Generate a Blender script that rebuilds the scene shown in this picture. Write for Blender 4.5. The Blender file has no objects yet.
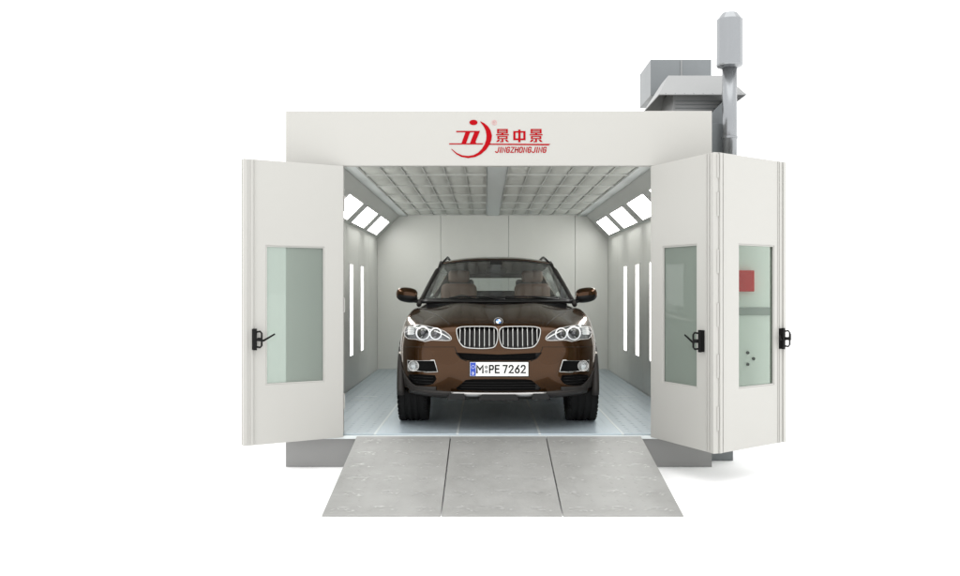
import bpy, bmesh, math, random
from mathutils import Vector, Matrix
from mathutils.bvhtree import BVHTree
random.seed(7)
PI = math.pi
sc = bpy.context.scene
COL = sc.collection

# ------------------------------------------------------------------ helpers
def link(o, parent=None):
    COL.objects.link(o)
    if parent is not None: o.parent = parent
    return o

def mk(name, verts, faces, mat=None, parent=None, smooth=False, bevel=0, subd=0, loc=None, solid=0, autosm=None):
    me = bpy.data.meshes.new(name)
    me.from_pydata([tuple(v) for v in verts], [], faces)
    me.validate(); me.update()
    bm = bmesh.new(); bm.from_mesh(me)
    bmesh.ops.recalc_face_normals(bm, faces=bm.faces[:])
    bm.to_mesh(me); bm.free()
    if mat: me.materials.append(mat)
    if smooth: me.polygons.foreach_set('use_smooth', [True]*len(me.polygons))
    o = bpy.data.objects.new(name, me); link(o, parent)
    if loc: o.location = loc
    if solid:
        m = o.modifiers.new('s', 'SOLIDIFY'); m.thickness = solid; m.offset = 0
    if subd:
        m = o.modifiers.new('ss', 'SUBSURF'); m.levels = m.render_levels = subd
    if bevel:
        m = o.modifiers.new('b', 'BEVEL'); m.width = bevel; m.segments = 2; m.limit_method = 'ANGLE'
    return o

class MB:
    def __init__(s): s.v = []; s.f = []
    def add(s, v, f):
        n = len(s.v); s.v += [tuple(p) for p in v]; s.f += [tuple(i+n for i in q) for q in f]
    def box(s, x0, x1, y0, y1, z0, z1, M=None):
        v = [(x, y, z) for x in (x0, x1) for y in (y0, y1) for z in (z0, z1)]
        if M is not None: v = [tuple(M @ Vector(p)) for p in v]
        s.add(v, [(0,1,3,2),(4,6,7,5),(0,4,5,1),(2,3,7,6),(0,2,6,4),(1,5,7,3)])
    def prism(s, pts, axis, a, b):
        # pts 2D outline, extruded along an axis ('y': pts are (x,z); 'x': pts are (y,z); 'z': (x,y))
        n = len(pts)
        def P(p, t):
            return {'y': (p[0], t, p[1]), 'x': (t, p[0], p[1]), 'z': (p[0], p[1], t)}[axis]
        v = [P(p, a) for p in pts] + [P(p, b) for p in pts]
        s.add(v, [tuple(range(n)), tuple(range(2*n-1, n-1, -1))] + [(i, (i+1) % n, (i+1) % n+n, i+n) for i in range(n)])
    def tube(s, pts, r, seg=8, closed=False, sy=1.0, caps=True):
        pts = [Vector(p) for p in pts]; n = len(pts)
        rr = r if isinstance(r, (list, tuple)) else [r]*n
        rings = []
        for i, p in enumerate(pts):
            if closed: d = pts[(i+1) % n]-pts[i-1]
            else: d = pts[min(i+1, n-1)]-pts[max(i-1, 0)]
            if d.length < 1e-9: d = Vector((0, 0, 1))
            d.normalize()
            up = Vector((0, 1, 0)) if abs(d.y) < .9 else Vector((0, 0, 1))
            a = d.cross(up).normalized(); b = a.cross(d).normalized()
            rings.append([p + a*math.cos(t)*rr[i] + b*math.sin(t)*rr[i]*sy for t in [2*PI*k/seg for k in range(seg)]])
        v = [q for R in rings for q in R]; f = []
        for i in range(n if closed else n-1):
            j = (i+1) % n
            for k in range(seg):
                f.append((i*seg+k, i*seg+(k+1) % seg, j*seg+(k+1) % seg, j*seg+k))
        if not closed and caps:
            f += [tuple(range(seg)), tuple(range((n-1)*seg, n*seg))]
        s.add(v, f)
    def lathe(s, prof, seg=32, axis='z', c=(0, 0, 0), closed=False):
        # prof: (r, t)
        v = []; f = []
        for r, t in prof:
            for k in range(seg):
                a = 2*PI*k/seg
                p = {'z': (r*math.cos(a), r*math.sin(a), t), 'x': (t, r*math.cos(a), r*math.sin(a)), 'y': (r*math.cos(a), t, r*math.sin(a))}[axis]
                v.append((p[0]+c[0], p[1]+c[1], p[2]+c[2]))
        n = len(prof)
        for i in range(n if closed else n-1):
            j = (i+1) % n
            for k in range(seg):
                f.append((i*seg+k, i*seg+(k+1) % seg, j*seg+(k+1) % seg, j*seg+k))
        if not closed:
            f += [tuple(range(seg)), tuple(range((n-1)*seg, n*seg))]
        s.add(v, f)
    def build(s, name, mat, parent=None, **k):
        return mk(name, s.v, s.f, mat, parent, **k)

def grid(rows):
    v = [p for r in rows for p in r]; m = len(rows[0]); f = []
    for i in range(len(rows)-1):
        for j in range(m-1):
            f.append((i*m+j, i*m+j+1, (i+1)*m+j+1, (i+1)*m+j))
    return v, f

def empty(name, loc, label, cat, group=None):
    o = bpy.data.objects.new(name, None); o.location = loc; o.empty_display_size = .1
    link(o); o['label'] = label; o['category'] = cat
    if group: o['group'] = group
    return o
def tag(o, label, cat, group=None):
    o['label'] = label; o['category'] = cat
    if group: o['group'] = group
    return o

# ------------------------------------------------------------------ materials
def newmat(name):
    m = bpy.data.materials.new(name); m.use_nodes = True
    return m, m.node_tree.nodes, m.node_tree.links, m.node_tree.nodes['Principled BSDF']
def pbr(name, col, rough=.5, metal=0, coat=0, coatr=.03, spec=.5, var=0, scale=8, bump=0, bscale=60, rvar=0, aniso=None):
    m, N, L, B = newmat(name)
    B.inputs['Base Color'].default_value = (*col, 1)
    B.inputs['Roughness'].default_value = rough
    B.inputs['Metallic'].default_value = metal
    B.inputs['Coat Weight'].default_value = coat
    B.inputs['Coat Roughness'].default_value = coatr
    B.inputs['Specular IOR Level'].default_value = spec
    tc = N.new('ShaderNodeTexCoord')
    mp = N.new('ShaderNodeMapping'); L.new(tc.outputs['Object'], mp.inputs[0])
    if aniso: mp.inputs['Scale'].default_value = aniso
    if var or rvar:
        n = N.new('ShaderNodeTexNoise'); n.inputs['Scale'].default_value = scale; n.inputs['Detail'].default_value = 6
        n.inputs['Roughness'].default_value = .6
        L.new(mp.outputs[0], n.inputs['Vector'])
    if var:
        mx = N.new('ShaderNodeMix'); mx.data_type = 'RGBA'
        mx.inputs[6].default_value = (*[c*(1-var) for c in col], 1)
        mx.inputs[7].default_value = (*[min(1, c*(1+var)) for c in col], 1)
        L.new(n.outputs[0], mx.inputs[0]); L.new(mx.outputs[2], B.inputs['Base Color'])
    if rvar:
        mr = N.new('ShaderNodeMapRange'); mr.inputs[3].default_value = rough-rvar; mr.inputs[4].default_value = rough+rvar
        L.new(n.outputs[0], mr.inputs[0]); L.new(mr.outputs[0], B.inputs['Roughness'])
    if bump:
        n2 = N.new('ShaderNodeTexNoise'); n2.inputs['Scale'].default_value = bscale; n2.inputs['Detail'].default_value = 4
        L.new(mp.outputs[0], n2.inputs['Vector'])
        b = N.new('ShaderNodeBump'); b.inputs['Strength'].default_value = bump; b.inputs['Distance'].default_value = .01
        L.new(n2.outputs[0], b.inputs['Height']); L.new(b.outputs[0], B.inputs['Normal'])
    return m
def emit(name, col, st):
    m, N, L, B = newmat(name)
    B.inputs['Base Color'].default_value = (.8, .8, .8, 1)
    B.inputs['Emission Color'].default_value = (*col, 1); B.inputs['Emission Strength'].default_value = st
    return m
def glass(name, tint, refl=1.0, rough=.01, ior=1.5, haze=0, hcol=(.5, .5, .5), f0=.04, fp=5):
    m, N, L, B = newmat(name)
    N.remove(B)
    t = N.new('ShaderNodeBsdfTransparent'); t.inputs[0].default_value = (*tint, 1)
    g = N.new('ShaderNodeBsdfGlossy'); g.inputs['Roughness'].default_value = rough
    g.inputs[0].default_value = (refl, refl, refl, 1)
    lw = N.new('ShaderNodeLayerWeight'); lw.inputs[0].default_value = .5
    pw = N.new('ShaderNodeMath'); pw.operation = 'POWER'; L.new(lw.outputs['Facing'], pw.inputs[0]); pw.inputs[1].default_value = fp
    fr = N.new('ShaderNodeMapRange'); L.new(pw.outputs[0], fr.inputs[0]); fr.inputs[3].default_value = f0; fr.inputs[4].default_value = 1
    base = t
    if haze:
        df = N.new('ShaderNodeBsdfDiffuse'); df.inputs[0].default_value = (*hcol, 1)
        tl = N.new('ShaderNodeBsdfTranslucent'); tl.inputs[0].default_value = (*hcol, 1)
        m0 = N.new('ShaderNodeMixShader'); m0.inputs[0].default_value = .4; L.new(df.outputs[0], m0.inputs[1]); L.new(tl.outputs[0], m0.inputs[2])
        m1 = N.new('ShaderNodeMixShader'); m1.inputs[0].default_value = haze; L.new(t.outputs[0], m1.inputs[1]); L.new(m0.outputs[0], m1.inputs[2])
        base = m1
    mx = N.new('ShaderNodeMixShader'); L.new(fr.outputs[0], mx.inputs[0]); L.new(base.outputs[0], mx.inputs[1]); L.new(g.outputs[0], mx.inputs[2])
    L.new(mx.outputs[0], N['Material Output'].inputs[0])
    return m

M = {}
M['ground'] = pbr('white_floor', (.95, .95, .95), .9, spec=.1)
M['facade'] = pbr('cream_enamel', (0.4023, 0.3969, 0.3738), .45, spec=.35, var=.015, scale=1.5, bump=.03, bscale=3)
M['door'] = pbr('cream_door', (0.3978, 0.3934, 0.3711), .42, spec=.35, var=.015, scale=1.2, bump=.03, bscale=3)
M['wall'] = pbr('inner_panel', (.58, .585, .55), .34, spec=.5, var=.03, scale=1.2, bump=.05, bscale=2)
M['seam'] = pbr('seam', (.16, .16, .15), .6)
M['bevel'] = pbr('inner_bevel', (.42, .43, .41), .4, var=.03, scale=1.5)
M['ceil'] = pbr('ceiling_metal', (.50, .53, .52), .5, var=.03)
M['filter'] = pbr('filter_fleece', (.50, .51, .475), .95, spec=.1, var=.06, scale=6, bump=.5, bscale=30)
M['tbar'] = pbr('filter_bar', (.47, .48, .455), .6)
M['diff'] = emit('lamp_diffuser', (1, 1, .98), 10.8)
M['tube'] = emit('lamp_tube', (1, 1, .98), 2.2)
M['lframe'] = pbr('lamp_frame', (.62, .62, .60), .4)
M['plinth'] = pbr('plinth_steel', (0.2359, 0.2359, 0.2314), .5, metal=.2, var=.06, scale=2)
M['floor'] = pbr('floor_steel', (.45, .52, .565), .38, metal=.35, var=.10, scale=5, rvar=.08, bump=.08, bscale=40, aniso=(6, 1, 1))
M['floor2'] = pbr('floor_tread_steel', (.38, .44, .475), .35, metal=.4, var=.12, scale=6, rvar=.08)
M['joint'] = pbr('floor_joint', (.62, .66, .66), .45, metal=.3)
M['dark'] = pbr('dark_gap', (.02, .02, .02), .8)
M['black'] = pbr('black_plastic', (.005, .005, .005), .6, spec=.15, var=.2, scale=20)
M['red'] = pbr('logo_red', (0.3204, 0.0053, 0.0089), 1.0, spec=0)
M['redbox'] = pbr('red_box', (.60, .006, .012), 1.0, spec=0, var=.05)
M['pinkred'] = pbr('pale_red', (.62, .30, .30), .5)
M['glassg'] = glass('door_glass', (.545, .59, .56), .4, haze=.33, hcol=(.53, .59, .54))
M['glassc'] = glass('clear_door_glass', (.78, .83, .79), .25, haze=.045, hcol=(.60, .67, .61))
M['galv'] = pbr('galvanised', (0.1780, 0.1913, 0.1976), .42, metal=.45, var=.10, scale=4, rvar=.08)
M['galvl'] = pbr('galvanised_light', (0.2403, 0.2448, 0.2448), .42, metal=.35, var=.05, scale=3)
M['galvd'] = pbr('galvanised_dull', (0.1513, 0.1646, 0.1691), .5, metal=.5, var=.10, scale=4)
M['steel'] = pbr('stainless', (.25, .26, .27), .26, metal=.75, var=.06, scale=3, rvar=.06, aniso=(8, 8, .6))
M['cab'] = pbr('cabinet_grey', (.74, .76, .74), .5, var=.03)
M['band'] = pbr('cabinet_band', (.30, .32, .31), .5)

# ramp steel: worn chequer plate, light scuffs where the tread is rubbed
def ramp_mat():
    m, N, L, B = newmat('worn_tread_plate')
    tc = N.new('ShaderNodeTexCoord')
    n = N.new('ShaderNodeTexNoise'); n.inputs['Scale'].default_value = 2.2; n.inputs['Detail'].default_value = 8; n.inputs['Roughness'].default_value = .65
    L.new(tc.outputs['Object'], n.inputs['Vector'])
    r1 = N.new('ShaderNodeValToRGB'); L.new(n.outputs[0], r1.inputs[0])
    r1.color_ramp.elements[0].position = .3; r1.color_ramp.elements[0].color = (.235, .235, .225, 1)
    r1.color_ramp.elements[1].position = .72; r1.color_ramp.elements[1].color = (.305, .305, .295, 1)
    mp = N.new('ShaderNodeMapping'); mp.inputs['Scale'].default_value = (3.2, 9, 3)
    L.new(tc.outputs['Object'], mp.inputs[0])
    n2 = N.new('ShaderNodeTexNoise'); n2.inputs['Scale'].default_value = 1.6; n2.inputs['Detail'].default_value = 10; n2.inputs['Roughness'].default_value = .75
    n2.inputs['Distortion'].default_value = .6
    L.new(mp.outputs[0], n2.inputs['Vector'])
    r2 = N.new('ShaderNodeValToRGB'); L.new(n2.outputs[0], r2.inputs[0])
    r2.color_ramp.elements[0].position = .60; r2.color_ramp.elements[0].color = (0, 0, 0, 1)
    r2.color_ramp.elements[1].position = .76; r2.color_ramp.elements[1].color = (.75, .75, .75, 1)
    mx = N.new('ShaderNodeMix'); mx.data_type = 'RGBA'
    L.new(r2.outputs[0], mx.inputs[0]); L.new(r1.outputs[0], mx.inputs[6]); mx.inputs[7].default_value = (.50, .50, .49, 1)
    L.new(mx.outputs[2], B.inputs['Base Color'])
    B.inputs['Roughness'].default_value = .5; B.inputs['Metallic'].default_value = .15
    b = N.new('ShaderNodeBump'); b.inputs['Strength'].default_value = .25; b.inputs['Distance'].default_value = .004
    L.new(n2.outputs[0], b.inputs['Height']); L.new(b.outputs[0], B.inputs['Normal'])
    return m
M['ramp'] = ramp_mat()
M['rub'] = pbr('rubbed_tread', (.47, .47, .46), .4, metal=.2, var=.1, scale=30)

# car materials
M['paint'] = pbr('brown_metallic', (.042, .0162, .0028), .22, metal=.8, coat=.7, coatr=.03, spec=.2, bump=.015, bscale=900)
_pb = M['paint'].node_tree.nodes['Principled BSDF']; _pb.inputs['Specular Tint'].default_value = (.75, .7, .65, 1); _pb.inputs['Coat IOR'].default_value = 1.36
M['clad'] = pbr('grey_cladding', (.026, .023, .021), .5, spec=.3)
M['trim'] = pbr('black_trim', (.006, .006, .006), .4, spec=.25)
M['mesh'] = pbr('intake_mesh', (.006, .006, .006), .9, spec=.1, bump=.6, bscale=260)
M['chrome'] = pbr('chrome', (.40, .40, .39), .14, metal=1)
M['satin'] = pbr('satin_silver', (.48, .47, .46), .32, metal=.7)
M['tyre'] = pbr('tyre_rubber', (.009, .009, .009), .85, spec=.2, bump=.2, bscale=80)
M['alloy'] = pbr('alloy', (.45, .45, .46), .3, metal=.9)
M['wglass'] = glass('car_glass', (.86, .90, .89), 1.0, f0=.075, fp=3.2)
M['lens'] = glass('lamp_lens', (.93, .95, .96), 1.0)
M['lampin'] = pbr('lamp_reflector', (.26, .26, .27), .25, metal=.7)
M['halo'] = emit('lamp_ring', (1, 1, 1), .15)
M['projector'] = pbr('projector', (.03, .03, .035), .06, coat=1)
M['seat'] = pbr('brown_leather', (.12, .06, .035), .55, var=.1, scale=10)
M['cabin'] = pbr('cabin_dark', (.018, .018, .020), .7)
M['plate'] = pbr('plate_white', (.78, .78, .76), .4)
M['blue'] = pbr('plate_blue', (.01, .05, .38), .4)
M['rblue'] = pbr('roundel_blue', (.03, .20, .60), .3, coat=1)
M['orange'] = pbr('marker_lens', (.75, .70, .62), .2, coat=1)

# ------------------------------------------------------------------ camera (photo space: 960 px wide, f = 895 px)
F = 895.0; CX, CY, CZ = -.13, -8.4, 1.36
cam = bpy.data.cameras.new('camera'); co = bpy.data.objects.new('camera', cam); link(co)
co.location = (CX, CY, CZ); co.rotation_euler = (PI/2, 0, 0)
cam.sensor_width = 36; cam.lens = 36*F/960; cam.shift_x = -5/960; cam.shift_y = 2/960
cam.clip_start = .1; cam.clip_end = 2000
sc.camera = co

# ------------------------------------------------------------------ ground
g = mk('ground', [(-400, -400, -.302), (400, -400, -.302), (400, 400, -.302), (-400, 400, -.302)], [(0, 1, 2, 3)], M['ground'])
g['kind'] = 'structure'

# ------------------------------------------------------------------ spray booth
booth = empty('spray_booth', (0, 0, -.3), 'cream vehicle spray booth with open folding doors and a red emblem on its header', 'spray booth')
BP = bpy.data.objects.new
def bpart(mb, name, mat, **k):
    o = mb.build(name, M[mat], booth, **k); o.location = (0, 0, .3); return o
HW = 2.0; IW = 1.97; DEP = 6.9; CE = 2.63
m = MB()
m.prism([(-HW, 0.002), (-HW, 3.04), (HW, 3.04), (HW, 0.002), (1.45, 0.002), (1.45, 2.525), (-1.465, 2.525), (-1.465, 0.002)], 'y', 0, .09)
bpart(m, 'front_frame', 'facade', bevel=.004)
m = MB(); m.box(-HW, HW, 0.004, DEP+.04, -.3, -.002); bpart(m, 'plinth', 'plinth')
m = MB()
m.box(-HW, HW, -.035, .003, -.032, -.003); bpart(m, 'threshold', 'joint', bevel=.003)
# side walls, made of vertical panels
def vseams(s):
    a = MB()
    for k in range(6):
        y0, y1 = .092+k*1.137, .092+(k+1)*1.137-.008
        x0, x1 = sorted((s*IW, s*(HW-.004)))
        a.box(x0, x1, y0, y1 if k < 5 else DEP-.0005, .002, 2.9)
    return a
for s in (-1, 1):
    bpart(vseams(s), 'side_wall', 'wall', bevel=.003)
    a = MB(); x0, x1 = sorted((s*(IW+.006), s*HW)); a.box(x0, x1, .095, DEP+.03, .004, 2.89)
    bpart(a, 'outer_skin', 'facade')
xs = [-1.965, -.886, .275, 1.41, 1.965]
for a, b in zip(xs, xs[1:]):
    q = MB(); q.box(a+(.003 if a > -1.9 else -.004), b-(.003 if b < 1.9 else -.004), DEP, DEP+.03, .002, CE+.05); bpart(q, 'rear_panel', 'wall', bevel=.003)
q = MB(); q.box(-2.0, 2.0, DEP+.034, DEP+.05, .003, 2.9); bpart(q, 'rear_skin', 'seam')
q = MB(); q.box(-1.965, 1.965, .092, DEP+.04, 2.9, 2.96); bpart(q, 'roof_panel', 'facade')
# sloped light coves
BZ0, BX1 = 2.245, 1.585
for s in (-1, 1):
    q = MB(); q.prism([(s*IW, BZ0), (s*BX1, CE), (s*BX1, CE+.03), (s*IW, BZ0+.04)], 'y', .093, DEP-.002)
    bpart(q, 'sloped_cove', 'bevel')
    # frame-and-diffuser light fittings set on the slope
    d = Vector((-s*(IW-BX1), 0, CE-BZ0)).normalized(); n = Vector((-s*d.z, 0, s*d.x*1.0))
    if n.z > 0: n = -n
    for k in range(4):
        y0 = 5.25-1.58*k; y1 = y0+1.15
        def P(u, y, h): 
            p = Vector((s*IW, 0, BZ0)) + d*u + n*h; return (p.x, y, p.z)
        def slab(u0, u1, ya, yb, h0, h1, mb):
            v = [P(u, y, h) for u in (u0, u1) for y in (ya, yb) for h in (h0, h1)]
            mb.add(v, [(0,1,3,2),(4,6,7,5),(0,4,5,1),(2,3,7,6),(0,2,6,4),(1,5,7,3)])
        fr = MB()
        slab(.040, .055, y0-.02, y1+.02, .001, .014, fr); slab(.345, .36, y0-.02, y1+.02, .001, .014, fr)
        slab(.0552, .3448, y0-.02, y0-.002, .001, .014, fr); slab(.0552, .3448, y1+.002, y1+.02, .001, .014, fr)
        f_ = bpart(fr, 'light_panel', 'lframe')
        df = MB(); slab(.056, .344, y0-.001, y1+.001, .001, .009, df)
        o = df.build('diffuser', M['diff'], f_)
    # vertical wall lamps
    for k in range(4):
        yc = 4.94-1.06*k; x0, x1 = sorted((s*(IW-.012), s*(IW-.001)))
        fr = MB()
        fr.box(x0, x1, yc-.175, yc-.142, .44, 1.73); fr.box(x0, x1, yc+.142, yc+.175, .44, 1.73)
        fr.box(x0, x1, yc-.1415, yc+.1415, .44, .462); fr.box(x0, x1, yc-.1415, yc+.1415, 1.708, 1.73)
        f_ = bpart(fr, 'wall_lamp', 'lframe')
        x0, x1 = sorted((s*(IW-.008), s*(IW-.001)))
        df = MB(); df.box(x0, x1, yc-.141, yc+.141, .463, 1.707); df.build('diffuser', M['tube'], f_)
# ceiling
q = MB(); q.box(-BX1, BX1, .093, DEP-.001, CE+.012, CE+.06); bpart(q, 'ceiling_plate', 'ceil')
q = MB()
for s in (-1, 1):
    x0, x1 = sorted((s*1.452, s*(BX1-.002))); q.box(x0, x1, .094, DEP-.002, CE-.012, CE+.011)
bpart(q, 'ceiling_border', 'ceil', bevel=.003)
q = MB(); q.box(-.105, .105, .094, DEP-.002, CE-.002, CE+.0105); bpart(q, 'centre_beam', 'ceil', bevel=.004)
ye = [.42+1.05*k for k in range(7)]
q = MB()
for y in ye+[.15]:
    for s in (-1, 1):
        x0, x1 = sorted((s*.107, s*1.45)); q.box(x0, x1, y-.022, y+.022, CE-.010, CE+.010)
for s in (-1, 1):
    for k in range(7):
        x = s*(.1175+k*.2215)
        for a, b in zip([.15]+ye, ye): q.box(x-.0045, x+.0045, a+.0225, b-.0225, CE-.007, CE+.009)
bpart(q, 'filter_grid', 'tbar')
for a, b in zip([.15]+ye, ye):
    for s in (-1, 1):
        for k in range(6):
            x0, x1 = sorted((s*(.1175+k*.2215+s*0), s*(.1175+(k+1)*.2215))); x0 += .0065; x1 -= .0065
            nx, ny = 6, max(5, int((b-a)*14)); rows = []
            ph = random.random()*6; sg = random.uniform(.006, .018)
            for j in range(ny+1):
                v = j/ny; r = []
                for i in range(nx+1):
                    u = i/nx
                    e = (math.sin(PI*u)*math.sin(PI*v))**.5 if 0 < u < 1 and 0 < v < 1 else 0
                    z = CE+.008-e*sg-e*.007*math.sin(v*17+ph+u*3)-e*random.uniform(0, .004)
                    r.append((x0+(x1-x0)*u, a+.024+(b-a-.048)*v, z))
                rows.append(r)
            v_, f_ = grid(rows)
            o = mk('ceiling_filter', v_, f_, M['filter'], booth, smooth=True); o.location = (0, 0, .3)
# floor: plates in strips with bright joints
jx = [-1.968, -1.165, -.39, .385, 1.165, 1.968]
yj = [.005, 2.3, 4.6, DEP-.002]
for i in range(5):
    for k in range(3):
        q = MB(); q.box(jx[i]+.011, jx[i+1]-.011, yj[k]+.004, yj[k+1]-.004, -.0015, .010)
        if i in (0, 4):
            nx = 7; px = (jx[i+1]-jx[i]-.06)/nx; 
            ny = int((yj[k+1]-yj[k])/.115)
            for a in range(nx):
                for b in range(ny):
                    cx = jx[i]+.03+px*(a+.5); cy = yj[k]+.06+.115*b
                    ang = PI/4 if (a+b) % 2 else -PI/4
                    l, w = .036, .007
                    dx, dy = math.cos(ang), math.sin(ang)
                    q.add([(cx-dx*l, cy-dy*l, .0101), (cx+dy*w, cy-dx*w, .0101), (cx+dx*l, cy+dy*l, .0101), (cx-dy*w, cy+dx*w, .0101), (cx, cy, .0145)],
                          [(0, 1, 4), (1, 2, 4), (2, 3, 4), (3, 0, 4)])
            mt = 'floor2'
        else:
            mt = 'floor'
            for a in range(9):   # folded ribs of the smooth plates
                cx = jx[i]+.011+(jx[i+1]-jx[i]-.022)*(a+1)/10
                q.box(cx-.0015, cx+.0015, yj[k]+.01, yj[k+1]-.01, .0101, .0118)
        bpart(q, 'floor_plate', mt)
q = MB()
for x in jx[1:-1]: q.box(x-.0105, x+.0105, .006, DEP-.003, .001, .0125)
bpart(q, 'floor_joint', 'joint')
q = MB()
for s in (-1, 1):
    for y in (2.55, 2.9):
        q.box(s*1.63-.14, s*1.63+.14, y-.012, y+.012, .0146, .017)
bpart(q, 'drain_slot', 'joint')

# ------------------------------------------------------------------ doors
LW, LH = .935, 2.515
def leaf(loc, ang, hand, handle_u, win, flip, lab, stile_in=False):
    """local: x = 0 at the hinge to LW at the free edge, -y faces the outside (camera side), z up"""
    T = .045; u0, u1 = win; z0, z1 = .515, 1.757; zb = -.012
    xs_ = [0, u0, u1, LW]; zs = [zb, z0, z1, LH]
    v = [(x, y, z) for y in (-T/2, T/2) for z in zs for x in xs_]
    f = []
    for side in (0, 16):
        for j in range(3):
            for i in range(3):
                if i == 1 and j == 1: continue
                a = side+j*4+i; f.append((a, a+1, a+5, a+4))
    out = [0, 1, 2, 3, 7, 11, 15, 14, 13, 12, 8, 4]; inn = [5, 6, 10, 9]
    for ring in (out, inn):
        for a, b in zip(ring, ring[1:]+ring[:1]): f.append((a, b, b+16, a+16))
    d = mk('door', v, f, M['door'], booth, bevel=.003)
    d.location = (loc[0], loc[1], .3); d.rotation_euler = (0, 0, ang)
    d['label'] = lab
    # folded stiles at the edges
    st = MB()
    for (a, b, h) in ((LW-.03, LW+.004, .012), (LW-.105, LW-.095, .006), (LW-.082, LW-.060, .007)) + (((.0, .028, .010), (.048, .062, .006)) if stile_in else ()):
        for sd in (-1, 1):
            y0, y1 = sorted((sd*(T/2+.0005), sd*(T/2+h))); st.box(a, b, y0, y1, zb+.002, LH-.002)
    st.build('stile', M['door'], d, bevel=.002)
    # glazing bead and pane
    bd = MB()
    for sd in (-1, 1):
        y0, y1 = sorted((sd*(T/2-.006), sd*(T/2-.016)))
        bd.box(u0+.001, u0+.012, y0, y1, z0+.001, z1-.001); bd.box(u1-.012, u1-.001, y0, y1, z0+.001, z1-.001)
        bd.box(u0+.0125, u1-.0125, y0, y1, z0+.001, z0+.012); bd.box(u0+.0125, u1-.0125, y0, y1, z1-.012, z1-.001)
    bd.build('glazing_bead', M['door'], d)
    p = MB(); p.box(u0+.002, u1-.002, -.003, .003, z0+.002, z1-.002); p.build('window_pane', M['glassc' if stile_in else 'glassg'], d)
    # black latch: backplate, U grip and angled lever
    h = MB(); hz = .925; fs = -1*flip; y0 = fs*(T/2+.013); c = handle_u; di = hand
    def Y(a, b): return sorted((y0+fs*a, y0+fs*b))
    ya, yb = Y(-.012, .012); h.box(c-.018, c+.018, ya, yb, hz-.092, hz+.092)
    ya, yb = Y(.013, .034); h.box(c-.015, c+.015, ya, yb, hz-.095, hz+.095)
    gx = c+di*.050
    h.tube([(c+di*.01, y0+fs*.02, hz+.065), (gx-di*.012, y0+fs*.05, hz+.07), (gx, y0+fs*.055, hz+.055), (gx, y0+fs*.055, hz-.055), (gx-di*.012, y0+fs*.05, hz-.07), (c+di*.01, y0+fs*.02, hz-.065)], .009, 8)
    h.tube([(c+di*.015, y0+fs*.03, hz-.005), (gx+di*.02, y0+fs*.05, hz-.01), (gx+di*(.12 if di < 0 else .01), y0+fs*.055, hz+.045)], [.011, .010, .008], 8)
    if di > 0: h.tube([(c-.02, y0+fs*.02, hz-.01), (c-.06, y0+fs*.03, hz-.005), (c-.062, y0+fs*.03, hz+.03)], .009, 8)
    h.tube([(c+di*.02, y0+fs*.03, hz), (gx, y0+fs*.05, hz)], .016, 8)
    h.build('handle', M['black'], d, bevel=.002)
    return d
# left leaf opens to the left, toward the camera
lp0 = Vector((-1.462, -.035)); lp1 = Vector((-2.246, -.51))
al = math.atan2(lp1.y-lp0.y, lp1.x-lp0.x)
dl = leaf(lp0, al, -1, .845, (.184, .737), -1, 'single left door leaf swung open, glazed')
# right pair, folded
rp0 = Vector((1.437, -.035)); rp1 = Vector((1.80, -.865)); rp2 = Vector((2.540, -.290))
ar = math.atan2(rp1.y-rp0.y, rp1.x-rp0.x)
leaf(rp0, ar, -1, .79, (.188, .700), 1, 'inner leaf of the folding pair, hinged to the frame')
a2 = math.atan2(rp2.y-rp1.y-.0, rp2.x-rp1.x)
leaf(rp1+Vector((.024, -.004)), a2, 1, .862, (.262, .782), 1, 'outer leaf of the folding pair', True)
# hinges
hg = MB()
for z in (.18, .62, 1.05, 1.50, 1.98, 2.30):
    hg.lathe([(.009, z), (.009, z+.20)], 10, 'z', (rp1.x+.024, rp1.y-.024, 0))
bpart(hg, 'hinge', 'door')
q = MB(); q.box(rp1.x+.016, rp1.x+.030, rp1.y-.018, rp1.y-.002, .01, 2.50); bpart(q, 'leaf_gap_dark', 'black')  # black strip added so the open gap between the leaves reads dark
hg = MB()
for x, y in ((lp0.x+.012, -.018), (rp0.x-.004, -.018)):
    for z in (.25, 1.15, 2.1): hg.lathe([(.010, z), (.010, z+.14)], 10, 'z', (x, y, 0))
bpart(hg, 'hinge', 'door')

# ------------------------------------------------------------------ logo on the header (zoom px -> metres on the frame)
def LP(zx, zy):
    return (CX+(430+zx*.14583-485)*8.4/F, CZ-(100+zy*.14583-290)*8.4/F)
lg = MB()
def lpoly(pts): lg.prism([LP(*p) for p in pts], 'y', -.004, -.0005)
lpoly([(298+28*math.cos(t*PI/12), 155+18*math.sin(t*PI/12)) for t in range(24)])
outer = [(345,147),(372,160),(398,182),(416,210),(425,245),(421,275),(408,308),(385,342),(350,372),(310,392),(262,399),(215,391),(180,372),(145,337)]
inner = [(150,337),(184,364),(220,380),(262,385),(300,378),(330,362),(355,337),(374,306),(385,275),(388,245),(382,212),(370,185),(356,166),(348,156)]
n = len(outer)
for i in range(n-1):
    lpoly([outer[i], outer[i+1], inner[n-2-i], inner[n-1-i]])
lpoly([(180,213),(342,213),(339,222),(180,222)])
lpoly([(243,222.5),(275,222.5),(248,297.5),(216,297.5)])
lpoly([(304,222.5),(339,222.5),(312,288),(318,297.5),(274,297.5)])
lpoly([(132,298),(366,298),(360,305.5),(132,305.5)]); lpoly([(408,300),(824,302),(814,312),(404,308)])
def glyph(x0, x1, y0, y1, rects):
    for r in rects:
        if isinstance(r, tuple):
            a, b, c, d = r; P = [(a, c), (b, c), (b, d), (a, d)]
        else: P = r
        lpoly([(x0+(x1-x0)*u, y0+(y1-y0)*v) for u, v in P])
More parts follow.
